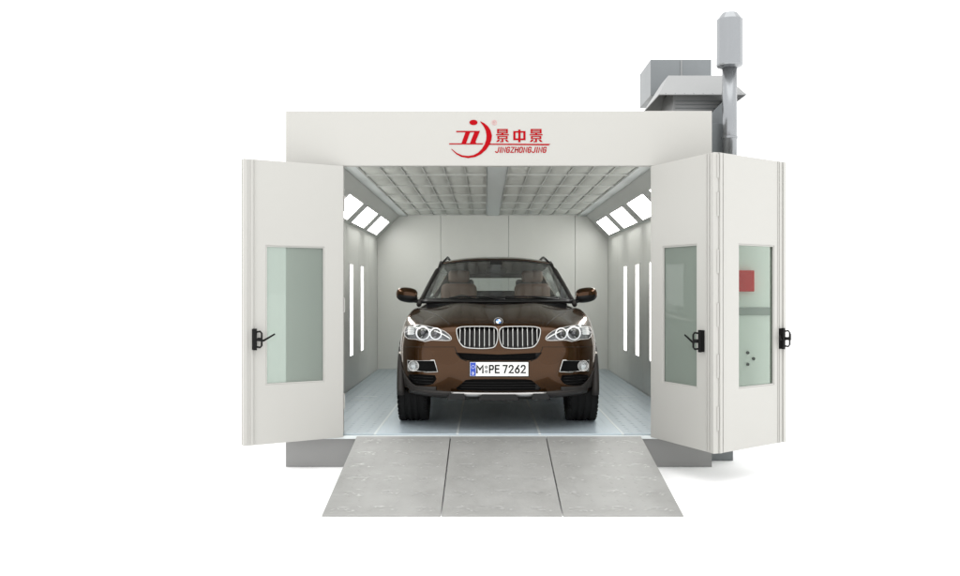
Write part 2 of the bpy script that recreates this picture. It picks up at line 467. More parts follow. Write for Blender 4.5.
jing = [(.08,.92,0,.085),(.08,.92,.135,.205),(.08,.92,.265,.335),(.08,.20,.086,.134),(.80,.92,.086,.134),(.08,.20,.206,.264),(.80,.92,.206,.264),
        (.42,.58,.336,.395),(0,1,.396,.475),(.10,.90,.53,.60),(.10,.90,.69,.755),(.10,.24,.601,.689),(.76,.90,.601,.689),(.43,.57,.756,1.0),
        [(.16,.80),(.32,.80),(.18,.98),(0,.98)],[(.68,.80),(.84,.80),(1,.98),(.82,.98)],(.30,.429,.93,1.0)]
zhong = [(0,.41,.12,.25),(.59,1,.12,.25),(0,.41,.72,.86),(.59,1,.72,.86),(0,.18,.251,.719),(.82,1,.251,.719),(.41,.59,0,1.03)]
glyph(453, 541, 200, 290, jing); glyph(571, 655, 204, 288, zhong); glyph(683, 772, 200, 290, jing)
bpart(lg, 'emblem', 'red')
GL = {  # condensed block capitals as centre lines on a unit cell (x right, y up)
 'J': [[(.85, 1), (.85, .18), (.7, 0), (.25, 0), (.1, .15)]], 'I': [[(.5, 0), (.5, 1)]],
 'N': [[(.1, 0), (.1, 1), (.9, 0), (.9, 1)]], 'G': [[(.9, .82), (.75, 1), (.25, 1), (.1, .85), (.1, .15), (.25, 0), (.75, 0), (.9, .15), (.9, .48), (.52, .48)]],
 'Z': [[(.1, 1), (.9, 1), (.1, 0), (.9, 0)]], 'H': [[(.1, 0), (.1, 1)], [(.9, 0), (.9, 1)], [(.1, .5), (.9, .5)]],
 'O': [[(.1, .16), (.1, .84), (.26, 1), (.74, 1), (.9, .84), (.9, .16), (.74, 0), (.26, 0), (.1, .16)]],
 'M': [[(.08, 0), (.08, 1), (.5, .42), (.92, 1), (.92, 0)]], 'P': [[(.1, 0), (.1, 1), (.7, 1), (.9, .85), (.9, .6), (.7, .45), (.1, .45)]],
 'E': [[(.88, 1), (.1, 1), (.1, 0), (.88, 0)], [(.1, .52), (.78, .52)]], '7': [[(.1, 1), (.9, 1), (.4, 0)]],
 '2': [[(.1, .78), (.2, .94), (.38, 1), (.68, 1), (.86, .88), (.88, .68), (.78, .52), (.1, 0), (.92, 0)]],
 '6': [[(.8, 1), (.45, .68), (.15, .42), (.1, .25), (.2, .06), (.38, 0), (.65, 0), (.84, .1), (.9, .28), (.84, .48), (.64, .58), (.36, .56)]],
 'D': [[(.1, 0), (.1, 1), (.6, 1), (.9, .8), (.9, .2), (.6, 0), (.1, 0)]],
 'R': [[(.1, 0), (.1, 1), (.7, 1), (.9, .85), (.9, .65), (.7, .5), (.1, .5)], [(.55, .5), (.9, 0)]]}
def text(name, body, x, z, y, w, h, mat, parent, shear=0, wt=.14, narrow=()):
    """flat block lettering; each stroke a mitred ribbon"""
    ws = [(.38 if c == 'I' else 1.0) for c in body]; gapw = .30; tot = sum(ws)+gapw*(len(body)-1); cw = w/tot; px = 0
    V = []; Fc = []; hw = wt*h/2
    for c, k in zip(body, ws):
        for ln in GL[c]:
            pts = []
            for (a, b) in ln:
                aa = (a if c != 'I' else .5)*cw*k; pts.append(Vector((x+px+aa+shear*b*h, z+hw+b*(h-2*hw))))
            closed = (pts[0]-pts[-1]).length < 1e-6
            if closed: pts = pts[:-1]
            n = len(pts); L = []
            for i, p in enumerate(pts):
                d0 = (p-pts[i-1]).normalized() if (i or closed) else (pts[1]-p).normalized()
                d1 = (pts[(i+1) % n]-p).normalized() if (i < n-1 or closed) else d0
                t = (d0+d1); t = t.normalized() if t.length > 1e-4 else d0
                nn = Vector((-t.y, t.x)); m = min(1.7, 1/max(.3, abs(nn.dot(Vector((-d0.y, d0.x))))))
                e = Vector((0, 0))
                if not closed and i == 0: e = -d0*hw*.9
                if not closed and i == n-1: e = d0*hw*.9
                if c in 'IHNPM': e = e*1.05
                L.append((p+e+nn*hw*m, p+e-nn*hw*m))
            b0 = len(V)
            for q0, q1 in L: V += [(q0.x, y, q0.y), (q1.x, y, q1.y)]
            for i in range(n if closed else n-1):
                j = (i+1) % n; Fc.append((b0+2*i, b0+2*i+1, b0+2*j+1, b0+2*j))
        px += cw*(k+gapw)
    o = mk(name, V, Fc, mat, parent)
    sm = o.modifiers.new('s', 'SOLIDIFY'); sm.thickness = .0006; sm.offset = 0
    return o
a = LP(447, 363); b = LP(794, 322)
t = text('lettering', 'JINGZHONGJING', a[0], a[1], -.003, b[0]-a[0], b[1]-a[1], M['red'], booth, shear=.16, wt=.17); t.location = (0, 0, .3)
c = LP(441, 156); rm = MB(); rm.tube([(c[0]+.021*math.cos(2*PI*k/20), -.0025, c[1]+.021*math.sin(2*PI*k/20)) for k in range(20)], .002, 6, closed=True)
ro = bpart(rm, 'registered_mark', 'pinkred'); text('registered_letter', 'R', c[0]-.009, c[1]-.012, -.003, .018, .024, M['pinkred'], ro)

# ------------------------------------------------------------------ ramp plates
rx = [-1.327, -.452, .44, 1.326]
nm = ['left worn steel ramp plate leading up to the booth floor', 'middle worn steel ramp plate in front of the dark car', 'right worn steel ramp plate below the folding doors']
for i in range(3):
    x0, x1 = rx[i]+(.005 if i else 0), rx[i+1]-(.005 if i < 2 else 0)
    ym, ya = -1.84, -.037
    prof = [(ya, -.006), (ym, -.294), (ym, -.3), (ym+.05, -.3), (ya, -.03)]
    v = [(x-(x0+x1)/2, y, z+.3) for x in (x0, x1) for y, z in prof]; k = len(prof)
    f = [tuple(range(k)), tuple(range(2*k-1, k-1, -1))] + [(j, (j+1) % k, (j+1) % k+k, j+k) for j in range(k)]
    # treads
    n0 = len(v); nxx = 9; nyy = 19
    sl = (-.006+.294)/(ya-ym)
    for a in range(nxx):
        for b in range(nyy):
            cx = (a+.5)/nxx*(x1-x0)-(x1-x0)/2; cy = ym+.05+(ya-ym-.08)*(b+.5)/nyy
            ang = PI/4 if (a+b) % 2 else -PI/4; l, w = .024, .005; dx, dy = math.cos(ang), math.sin(ang)
            q = [(cx-dx*l, cy-dy*l, 0), (cx+dy*w, cy-dx*w, 0), (cx+dx*l, cy+dy*l, 0), (cx-dy*w, cy+dx*w, 0), (cx, cy, .0016)]
            m0 = len(v); v += [(p[0], p[1], (p[1]-ym)*sl-.294+.3+.0003+p[2]) for p in q]
            f += [(m0, m0+1, m0+4), (m0+1, m0+2, m0+4), (m0+2, m0+3, m0+4), (m0+3, m0, m0+4)]
    nf0 = len(f)
    for a in range(3):
        for b in range(6):
            gx = (a+.45)/3*(x1-x0)-(x1-x0)/2; gy = ym+.12+b*.305+(.02 if a % 2 else 0)
            for k_ in range(9):
                cx = gx+random.gauss(0, .055); cy = gy+random.gauss(0, .028); l, w = random.uniform(.010, .034), random.uniform(.003, .006)
                if k_ == 0: l, w, cx, cy = .05, .006, gx, gy+.03
                if k_ == 1: l, w, cx, cy = .016, .010, gx+.085, gy-.03
                cx = max(-(x1-x0)/2+.06, min((x1-x0)/2-.06, cx)); cy = min(max(cy, ym+.03), ya-.03)
                ang = random.choice((0, .1, PI/4, -PI/4, -.1)) if k_ > 1 else .05; dx, dy = math.cos(ang), math.sin(ang)
                q = [(cx-dx*l, cy-dy*l), (cx+dy*w, cy-dx*w), (cx+dx*l, cy+dy*l), (cx-dy*w, cy+dx*w)]
                m0 = len(v); v += [(p[0], p[1], (p[1]-ym)*sl-.294+.3+.0020+.0001*k_) for p in q]; f.append((m0, m0+1, m0+2, m0+3))
    o = mk('ramp_plate', v, f, M['ramp'])
    o.data.materials.append(M['rub'])
    for p in o.data.polygons:
        if p.index >= nf0: p.material_index = 1; o.location = ((x0+x1)/2, 0, -.3)
    tag(o, nm[i], 'ramp', 'steel ramp plates')

# ------------------------------------------------------------------ rooftop / side equipment
u = empty('air_handling_unit', (2.05, .3, -.3), 'grey galvanised exhaust hood and ducting rising behind the right roof corner', 'exhaust unit')
def up(mb, name, mat, **k):
    o = mb.build(name, M[mat], u, **k); o.location = (-2.05, -.3, .3); return o
q = MB(); q.box(2.006, 2.285, .31, 1.6, -.3, 2.98); up(q, 'side_plenum', 'galvd', bevel=.004)
q = MB(); q.prism([(2.006, 2.983), (2.285, 2.983), (2.285, 3.285), (2.14, 3.14)], 'y', .42, 1.5); up(q, 'plenum_cap', 'galv', bevel=.003)
q = MB(); q.box(1.78, 2.29, .68, 1.5, 2.99, 3.40); up(q, 'duct_body', 'galvl', bevel=.003)
q = MB()
for z in (3.20, 3.235, 3.27): q.box(1.80, 2.27, .672, .6795, z, z+.006)
up(q, 'duct_seam', 'galvd')
# hood: hollow skirt
hb = [(1.59, .45), (2.455, .45), (2.455, 1.30), (1.59, 1.30)]; ht = [(1.74, .72), (2.31, .72), (2.31, 1.05), (1.74, 1.05)]
zb, zt = 3.29, 3.54
v = [(x, y, zb) for x, y in hb]+[(x, y, zt) for x, y in ht]
q = MB(); q.add(v, [(0,1,5,4),(1,2,6,5),(2,3,7,6),(3,0,4,7),(4,5,6,7)]); up(q, 'rain_hood', 'galvl', solid=.008)
q = MB(); q.box(1.72, 2.40, 1.60, 2.30, 3.53, 3.935); up(q, 'elbow_box', 'galv', bevel=.004)
q = MB()
q.box(2.054, 2.070, 1.590, 1.5995, 3.54, 3.925)
up(q, 'flange', 'galvl', bevel=.001)
q = MB()
for k in range(9): q.lathe([(.006, -.006), (.006, 0)], 8, 'y', (1.66+k*.0925, .452+.012, 3.302))
up(q, 'rivet', 'galvd')
q = MB(); q.box(1.86, 2.36, 1.62, 2.2, 2.97, 3.529); up(q, 'riser_duct', 'galvd')
q = MB(); q.box(1.86, 2.36, 1.06, 1.598, 3.42, 3.62) ; up(q, 'link_duct', 'galv')

ch = empty('flue_pipe', (2.22, .2, 2.46), 'tall stainless flue pipe with a wide cowl above the folding doors', 'flue')
q = MB(); q.lathe([(.070, 0), (.070, 1.06)], 40, 'z'); q.build('pipe', M['steel'], ch)
for p in ch.children: p.data.polygons.foreach_set('use_smooth', [len(f.vertices) == 4 for f in p.data.polygons])
q = MB(); q.lathe([(.074, 1.03), (.119, 1.045), (.124, 1.06), (.124, 1.49), (.118, 1.50), (.075, 1.555), (.06, 1.558)], 14, 'z'); q.build('cowl', M['steel'], ch, bevel=.002)
q = MB(); q.lathe([(.074, .35), (.077, .352), (.077, .372), (.074, .374)], 32, 'z'); q.build('pipe_band', M['steel'], ch)

cb = empty('control_cabinet', (2.36, .1, .25), 'pale grey control cabinet with a red switch box, seen through the outer folding door', 'control cabinet')
def cp(mb, name, mat, **k):
    o = mb.build(name, M[mat], cb, **k); o.location = (-2.36, -.1, -.25); return o
q = MB(); q.box(2.006, 2.72, .10, .305, .25, 2.455); cp(q, 'housing', 'cab', bevel=.006)
q = MB(); q.box(2.02, 2.415, .05, .098, 1.345, 1.545); cp(q, 'switch_box', 'redbox', bevel=.006)
q = MB(); q.box(2.008, 2.716, .088, .098, 1.12, 1.195); cp(q, 'trim_band', 'band', bevel=.002)
for px, pz in ((2.365, .765), (2.42, .708), (2.365, .655)):
    q = MB(); q.lathe([(.013, .082), (.016, .099)], 14, 'y', (px, 0, pz)); cp(q, 'bolt', 'black')

# ------------------------------------------------------------------ car
CARY = .10
car = empty('parked_car', (0, CARY+.8, .012), 'glossy brown coupe style SUV facing forward inside the spray booth', 'car')
OFF = (0, -.8, -.012)
def cpt(o, parent=None):
    """put mesh object drawn in car space under the car (or under a part)"""
    o.parent = parent or car
    o.location = OFF if parent is None else (0, 0, 0)
    return o
def cbuild(mb, name, mat, parent=None, **k): return cpt(mb.build(name, M[mat], None, **k), parent)

# body cage (x half, y back from the nose, z up)
colx = [0, .15, .32, .48, .64, .78, .905, .985]
plan = [0, .003, .016, .040, .080, .145, .255, .42]
rows = [(.300, .09, .96), (.375, .035, .975), (.52, .005, .985), (.66, 0, 1.0), (.775, .004, 1.0), (.80, .000, 1.0), (.90, .040, .992), (1.00, .078, .97), (1.055, .13, .945)]
NF, NC = len(rows), len(colx)
Fg = []
for ri, (z, yc, sx) in enumerate(rows):
    r = []
    for x, p in zip(colx, plan):
        xx = x*sx
        zz = z
        if ri >= 7: zz -= (.015 if ri == 7 else .045)*(x/.985)**2
        if ri <= 1: zz += .03*(x/.985)**3
        if ri == 0: zz -= 0
        yc_ = yc+({2: .014, 3: -.026, 4: .006}.get(colx.index(x), 0) if ri in (2, 3) else ({3: -.012}.get(colx.index(x), 0) if ri == 1 else 0))
        r.append((xx, yc_+p*(1+ (0.12 if ri >= 7 else 0)-(.10*math.exp(-((x-.55)/.12)**2) if ri in (2, 3) else 0)), zz))
    Fg.append(r)
# side columns  (y, top x, top z)
side = [(None,)*3, (.78, .955, 1.075), (1.03, .935, 1.135), (1.30, .900, 1.185), (1.8, .890, 1.20), (2.6, .885, 1.215), (3.4, .87, 1.25), (4.0, .83, 1.27), (4.5, .80, 1.22), (4.78, .78, 1.12)]
Sg = []   # Sg[row][col]
for ri in range(NF):
    r = [Fg[ri][-1]]
    for (y, tx, tz) in side[1:]:
        z = rows[ri][0]
        wx = [.965, .985, 1.00, 1.012, 1.010, 1.002, .996, .975, 0][ri]
        if y > 4.3: wx -= .06 if y < 4.6 else .14
        if ri == 8: xx, zz = tx, tz
        else:
            zz = z if ri < 6 else z+(tz-1.055)*((z-.78)/.30)
            xx = wx if ri < 7 else (wx+tx)/2+.012
        r.append((xx, y, zz))
    Sg.append(r)
# hood rows
hood = [Fg[-1]]
for k, (yc, zc) in enumerate(((.40, 1.128), (.74, 1.190), (1.03, 1.238))):
    ex, ey, ez = Sg[8][k+1]; r = []
    for i, x in enumerate(colx):
        u = x/.985
        zz = zc+(ez-zc)*u**2.4+[0, .004, .018, .030, -.004, -.016, -.008, 0][i]
        r.append((ex*u, yc+(ey-yc)*u**2.0, zz))
    r[-1] = (ex, ey, ez); hood.append(r)
verts = []; idx = {}; faces = []
def vi(p):
    k = (round(p[0], 5), round(p[1], 5), round(p[2], 5))
    if k not in idx: idx[k] = len(verts); verts.append(k)
    return idx[k]
def sheet(G):
    for i in range(len(G)-1):
        for j in range(len(G[0])-1):
            q = [vi(G[i][j]), vi(G[i][j+1]), vi(G[i+1][j+1]), vi(G[i+1][j])]
            if len(set(q)) == 4: faces.append(q)
            elif len(set(q)) == 3: faces.append(list(dict.fromkeys(q)))
sheet(Fg); sheet(hood); sheet(Sg)
rear = []
for ri in range(NF):
    ex, ey, ez = Sg[ri][-1]
    rear.append([(ex*x/.985, 4.90-(4.90-ey)*(x/.985)**2.5 - (.05 if ri > 6 else 0)*(1-x/.985), ez+(.02 if ri == 8 else 0)*(1-(x/.985)**2)) for x in colx[:-1]]+[(ex, ey, ez)])
sheet(rear)
deck = [hood[-1]]
for c in range(4, len(side)-1):
    ex, ey, ez = Sg[8][c]
    drop = .16 if ey < 4.2 else .02
    deck.append([(ex*x/.985, ey, ez-(drop if i < NC-1 else 0)) for i, x in enumerate(colx)])
    deck[-1][-1] = (ex, ey, ez)
deck.append(rear[-1]); sheet(deck)
bot = [Fg[0]]
for c in range(1, len(side)-1):
    ex, ey, ez = Sg[0][c]; bot.append([(ex*x/.985, ey, ez-.06*(1-(x/.985)**4)) for x in colx[:-1]]+[(ex, ey, ez)])
bot.append(rear[0]); sheet(bot)
# mirror
nv = len(verts); mp = {}
V2 = list(verts)
for i, p in enumerate(verts):
    if abs(p[0]) < 1e-6: mp[i] = i
    else: mp[i] = len(V2); V2.append((-p[0], p[1], p[2]))
F2 = faces+[[mp[i] for i in reversed(f)] for f in faces]
body = mk('body', V2, F2, M['paint'], None, smooth=True, subd=3)
body.data.materials.append(M['trim'])
dg = bpy.context.evaluated_depsgraph_get(); dg.update()
me0 = bpy.data.meshes.new_from_object(body.evaluated_get(dg))
bvh = BVHTree.FromPolygons([v.co[:] for v in me0.vertices], [tuple(p.vertices) for p in me0.polygons])
def fy(x, z, off=0.0):
    h = bvh.ray_cast(Vector((x, -1, z)), Vector((0, 1, 0)))
    return (h[0].y if h[0] is not None else .5)-off
def topz(x, y, off=0.0):
    h = bvh.ray_cast(Vector((x, y, 1.6)), Vector((0, 0, -1)))
    return (h[0].z if h[0] is not None else 1.1)+off
def C2(px, py, d0=None):
    """photo px -> car-space x, z on the front skin (sizes were measured on the photo once)"""
    d = 8.6
    for _ in range(6):
        x = abs(px-498)*d/F; z = CZ-(py-290)*d/F-.0
        d = 8.4+CARY+fy(min(x, .97), z)
    return x, z
def outline(pts): return [C2(*p) for p in pts]
def smooth_poly(pts, n=4, closed=True):
    P = [Vector((a, b)) for a, b in pts]; out = []; N_ = len(P)
    for i in range(N_ if closed else N_-1):
        p0, p1, p2, p3 = (P[(i-1) % N_], P[i], P[(i+1) % N_], P[(i+2) % N_]) if closed else (P[max(i-1, 0)], P[i], P[i+1], P[min(i+2, N_-1)])
        for k in range(n):
            t = k/n
            q = .5*((2*p1)+(-p0+p2)*t+(2*p0-5*p1+4*p2-p3)*t*t+(-p0+3*p1-3*p2+p3)*t**3)
            out.append((q.x, q.y))
    if not closed: out.append(tuple(P[-1]))
    return out
def kidney_pts():
    return outline([(456, 330), (459, 327.4), (466, 326.6), (480, 326.4), (492, 326.8), (496, 328.6), (497.2, 333), (496.6, 341), (494, 346.5), (489, 348.2), (478, 348.6), (466, 347.6), (461, 345), (457.5, 339)])
KID = smooth_poly(kidney_pts(), 3)
HL = smooth_poly(outline([(405.4, 329), (410.0, 325.6), (419.5, 325.0), (433.4, 327.6), (443.8, 331.2), (450.4, 337.0), (449.6, 340.3), (440.3, 340.4), (430.5, 340.1), (424.7, 341.5), (416, 339.4), (407.4, 338.6), (404.6, 334)]), 2)
UP = outline([(454.5, 352.5), (498, 354.5), (498, 360.5), (466, 360.5), (459, 358)])
UPF = UP+[(-x, z) for x, z in reversed(UP) if x > 1e-4]
UPF = [(x, z) for x, z in UP if x > 1e-3]+[]
UPo = [(x, z) for x, z in UP]
FOG = outline([(407.4, 360.3), (433.8, 360.3), (437.2, 371.6), (427, 372), (407.8, 370.6)])
LOWS = smooth_poly(outline([(408.5, 374.5), (434.5, 375.2), (433, 383.5), (424, 385.5), (413, 384.5), (409.5, 380)]), 2)
LI = outline([(498, 379), (471, 379.2), (465, 380), (455, 388.5), (459, 390.5), (498, 391)])
def mirror_closed(half):   # half outline starting and ending on the centre line
    h = [(0.0, half[0][1])]+[p for p in half[1:-1]]+[(0.0, half[-1][1])]
    return h+[(-x, z) for x, z in reversed(h[1:-1])]
UPC = mirror_closed([(0, UP[1][1]), UP[0], UP[4], UP[3], (0, UP[2][1])])
LIC = mirror_closed(LI)
cut = MB()
def cutter(poly, depth, sgn=1):
    ys = [fy(abs(x), z) for x, z in poly]
    cut.prism([(x*sgn, z) for x, z in (poly if sgn > 0 else reversed(poly))], 'y', -.3, max(ys)+depth)
def shells(poly, depth):
    for s in (1, -1): cutter(poly, depth, s)
cutobjs = []
def flush_cut(m='EXACT'):
    global cut
    o = cut.build('cutter', M['trim'], None)
    o.data.materials.clear(); o.data.materials.append(M['paint']); o.data.materials.append(M['trim'])
    o.data.polygons.foreach_set('material_index', [1]*len(o.data.polygons))
    b = body.modifiers.new('c', 'BOOLEAN'); b.object = o; b.operation = 'DIFFERENCE'; b.solver = 'EXACT'
    cutobjs.append(o); cut = MB()
shells(KID, .05); flush_cut()
shells(HL, .05); flush_cut()
cutter(UPC, .05); cutter(LIC, .06); flush_cut()
shells(FOG, .05); flush_cut()
shells(LOWS, .05); flush_cut()
WY, WYR, WZ, WR = .86, 3.88, .388, .388
for yy in (WY, WYR):
    for s in (1, -1):
        x0, x1 = sorted((s*.66, s*1.3)); cut.lathe([(.432, x0), (.432, x1)], 40, 'x', (0, yy, WZ+.01))
flush_cut()
dg = bpy.context.evaluated_depsgraph_get(); dg.update()
me1 = bpy.data.meshes.new_from_object(body.evaluated_get(dg))
body.modifiers.clear(); body.data = me1
for o in cutobjs: bpy.data.objects.remove(o)
cpt(body)
# sharp-ish edges at cuts
try:
    me1.set_sharp_from_angle(angle=math.radians(38))
except Exception as e: print('sharp', e)

def rim(poly, r, name, mat, sgn=1, off=.0, flat=.7, parent=None, seg=8):
    q = MB(); q.tube([(x*sgn, fy(abs(x), z, off), z) for x, z in poly], r, seg, closed=True, sy=flat)
    return cbuild(q, name, mat, parent, smooth=True)
def panel(poly, back, name, mat, sgn=1, parent=None, thick=.01):
    """sheet filling an outline, following the skin at a distance behind it"""
    x0 = min(p[0] for p in poly)+.001; xs_ = sorted(set([round(x0+(max(p[0] for p in poly)-x0)*k/14, 4) for k in range(15)]))
    rws = [[], []]; P = poly+[poly[0]]
    for x in xs_:
        zs = []
        for a, b in zip(P, P[1:]):
            if (a[0]-x)*(b[0]-x) <= 0 and abs(a[0]-b[0]) > 1e-9:
                zs.append(a[1]+(b[1]-a[1])*(x-a[0])/(b[0]-a[0]))
        if len(zs) < 2: continue
        lo, hi = min(zs), max(zs)
        rws[0].append(x); rws[1].append((lo, hi))
    G = []
    for k in range(7):
        G.append([(x*sgn, fy(abs(x), lo+(hi-lo)*k/6, -back), lo+(hi-lo)*k/6) for x, (lo, hi) in zip(*rws)])
    v_, f_ = grid(G)
    return cpt(mk(name, v_, f_, M[mat], None, smooth=True), parent)

for s in (1, -1):
    # kidney grille
    gr = rim(KID, .0066, 'grille', 'chrome', s, .004, .9)
    panel(KID, .045, 'grille_mesh', 'trim', s, gr)
    xsk = sorted(p[0] for p in KID); a, b = xsk[0], xsk[-1]
    for k in range(8):
        x = a+(b-a)*(k+.75)/8.5
        zs = []; P = KID+[KID[0]]
        for p, q_ in zip(P, P[1:]):
            if (p[0]-x)*(q_[0]-x) <= 0 and abs(p[0]-q_[0]) > 1e-9: zs.append(p[1]+(q_[1]-p[1])*(x-p[0])/(q_[0]-p[0]))
        lo, hi = min(zs)+.004, max(zs)-.004
        q = MB(); pts = []
        for t in range(6):
            z = lo+(hi-lo)*t/5
            pts.append((s*x, fy(x, z)+.012-.010*math.sin(PI*t/5), z))
        q.tube(pts, .0080, 6, sy=2.2); cbuild(q, 'grille_slat', 'chrome', gr, smooth=True)
    # headlight
    hl = panel(HL, .046, 'headlight', 'lampin', s)
    panel(HL, -.002, 'lens_cover', 'lens', s, hl)
    rim(HL, .0045, 'lamp_bezel', 'satin', s, .0, .8, hl)
    for (px, py, r) in ((422.4, 333.2, 6.6), (435.2, 333.8, 5.6)):
        cx, cz = C2(px, py); rr = r*8.85/F; yb = fy(cx, cz)
        q = MB(); q.tube([(s*cx+rr*math.cos(2*PI*k/28), yb+.012+(rr*math.cos(2*PI*k/28)*.45*s if 1 else 0), cz+rr*math.sin(2*PI*k/28)*.98) for k in range(28)], rr*.11, 8, closed=True)
        cbuild(q, 'halo_ring', 'halo', hl, smooth=True)
        q = MB(); q.lathe([(rr*.80, 0), (rr*.78, .01), (rr*.55, .03)], 24, 'y', (s*cx, yb+.020, cz)); cbuild(q, 'lamp_bowl', 'chrome', hl, smooth=True)
        q = MB(); q.lathe([(.001, -.016), (rr*.25, -.013), (rr*.42, -.004), (rr*.5, .012)], 24, 'y', (s*cx, yb+.016, cz)); cbuild(q, 'projector', 'projector', hl, smooth=True)
    br = [C2(406.5+k*(449.5-406.5)/16, (328.6, 326.6, 326.0, 326.2, 326.4, 326.7, 327.0, 327.5, 328.1, 328.8, 329.6, 330.5, 331.6, 332.8, 334.3, 335.9, 337.8)[k]+1.0) for k in range(17)]
    q = MB(); q.tube([(s*x, fy(x, z)+.004, z) for x, z in br], .0062, 6); cbuild(q, 'lamp_brow', 'plate', hl, smooth=True)
    tp = [C2(*p) for p in ((441.5, 333.2), (444.6, 334.4), (447.6, 337.6), (447.0, 339.0), (441.5, 339.2))]
    panel(tp, .03, 'lamp_insert', 'projector', s, hl)
    cx, cz = C2(411, 331.5); q = MB()
    for k in range(5):
        z = cz+.035-.016*k; q.box(s*cx-.035, s*cx+.04, fy(cx, z)+.022, fy(cx, z)+.03, z, z+.0125)
    cbuild(q, 'turn_signal', 'plate', hl)
    # fog lamp with its chrome frame
    fr = rim(FOG, .0072, 'fog_lamp_frame', 'chrome', s, .004, .8)
    panel(FOG, .042, 'recess', 'mesh', s, fr)
    cx, cz = C2(413.2, 365.8); rr = .052; yb = fy(cx, cz)
    q = MB(); q.lathe([(.001, .030), (rr*.7, .03), (rr*.86, .004), (rr, -.006), (rr*1.05, .004), (rr*1.05, .05)], 28, 'y', (s*cx, yb-.0, cz)); fl = cbuild(q, 'fog_lamp', 'chrome', fr, smooth=True)
    q = MB(); q.lathe([(.001, -.006), (rr*.5, -.003), (rr*.84, .005)], 24, 'y', (s*cx, yb, cz)); cbuild(q, 'fog_lens', 'lens', fr, smooth=True)
    panel(LOWS, .04, 'side_intake', 'mesh', s)
    q = MB()
    for k in range(3):
        zc = min(p[1] for p in LOWS)+.025+.03*k
        q.tube([(s*x, fy(x, zc)+.02, zc) for x in (.63, .7, .78, .85)], .004, 6)
    cbuild(q, 'intake_bar', 'trim', smooth=True)
pc = [p for p in LIC]
def cpanel(poly, back, name, mat): 
    return panel(poly, back, name, mat, 1)
li = cpanel(LIC, .055, 'lower_intake', 'mesh'); cpanel(UPC, .045, 'upper_intake', 'mesh')
q = MB()
for zz in (.40, .425, .45, .475):
    q.tube([(x, fy(abs(x), zz)+.03, zz) for x in [-.36+.06*k for k in range(13)]], .003, 6)
cbuild(q, 'intake_grid', 'trim', li)

# grey cladding lip and silver skid plate, following the skin
def strip(xa, xb, zlo, zhi, off, name, mat, n=30, parent=None, rise=None, both=False):
    G = []
    for j in range(5):
        r = []
        for i in range(n+1):
            x = xa+(xb-xa)*i/n; up_ = rise(abs(x)) if rise else 0
            z = zlo+(zhi-zlo)*j/4+up_*(1 if j else 1)
            bul = .006*math.sin(PI*j/4)
            r.append((x, fy(min(abs(x), .965), z, off+bul-(.012 if j in (0, 4) else 0)), z))
        G.append(r)
    v_, f_ = grid(G)
    return cpt(mk(name, v_, f_, M[mat], None, smooth=True, solid=.004), parent)
strip(-.88, .88, .310, .385, .012, 'front_lip', 'clad', rise=lambda x: .035*(x/.9)**3+(.05 if x > 99 else 0))
sk = strip(-.455, .455, .338, .386, .024, 'skid_plate', 'satin', rise=lambda x: 0)
q = MB(); q.prism([(-.20, .312), (.20, .312), (.16, .368), (-.16, .368)], 'y', -.006, .09); cbuild(q, 'skid_insert', 'trim', sk, bevel=.004)
q = MB()
for x in (-.40, .40): q.prism([(x-.09, .318), (x+.09, .318), (x+.07, .375), (x-.07, .375)], 'y', .012, .12)
cbuild(q, 'under_lip', 'trim', sk, bevel=.004)
for s in (1, -1):  # corner cladding beside and under the side intakes
    G = []
    for j in range(5):
        r = []
        for i in range(13):
            x = .60+(.955-.60)*i/12; top = .43+.16*max(0, (x-.80)/.155)**1.6; lo = .365+.03*(x/.9)**3
            z = lo+(top-lo)*j/4; r.append((s*x, fy(x, z, .007), z))
        G.append(r)
    v_, f_ = grid(G); cpt(mk('corner_cladding', v_, f_, M['clad'], None, smooth=True, solid=.004))
    # wheel arch trims
    for yy in (WY, WYR):
        q = MB(); pts = []
        for k in range(25):
            a = math.radians(-10+200*k/24); pts.append((s*.970, yy-.452*math.cos(a), WZ+.01+.452*math.sin(a)))
        q.tube(pts, .038, 10, sy=1.0); o = cbuild(q, 'wheel_arch_trim', 'clad', smooth=True)
    q = MB(); q.box(s*.985-.04, s*.985+.04, 1.34, 3.40, .32, .46); cbuild(q, 'sill', 'clad', bevel=.02)
    # side marker
    zc = .735; hx = bvh.ray_cast(Vector((2, .47, zc)), Vector((-1, 0, 0)))[0].x
    q = MB(); q.box(s*hx-.010, s*hx+.010, .43, .51, zc-.010, zc+.010); cbuild(q, 'side_marker', 'orange', bevel=.004)

# panel gaps
def gap(pts, name='panel_gap', r=.0028):
    q = MB(); q.tube(pts, r, 6); return cbuild(q, name, 'trim', smooth=True)
for s in (1, -1):
    hp = smooth_poly([(.47, .16), (.55, .36), (.66, .68), (.78, 1.02), (.845, 1.22)], 5, closed=False)
    gap([(s*x, y, topz(x, y, .0)) for x, y in hp])
    a = [C2(401.5+k*(454-401.5)/14, 347.0) for k in range(15)]
    gap([(s*x, fy(x, z), z) for x, z in a], r=.0024)
    a = [C2(*p) for p in ((454, 347), (455, 350), (457, 354), (460, 358.5), (466, 361.2))]
    gap([(s*x, fy(x, z, .002), z) for x, z in a], r=.003)
    # hood crease
    hp = smooth_poly([(.20, .12), (.27, .4), (.36, .75), (.44, 1.0)], 6, closed=False)

gap([(x, fy(abs(x), 1.047-.02*abs(x)**2, .0), 1.047-.02*abs(x)**2) for x in [-.44+.04*k for k in range(23)]], r=.002)

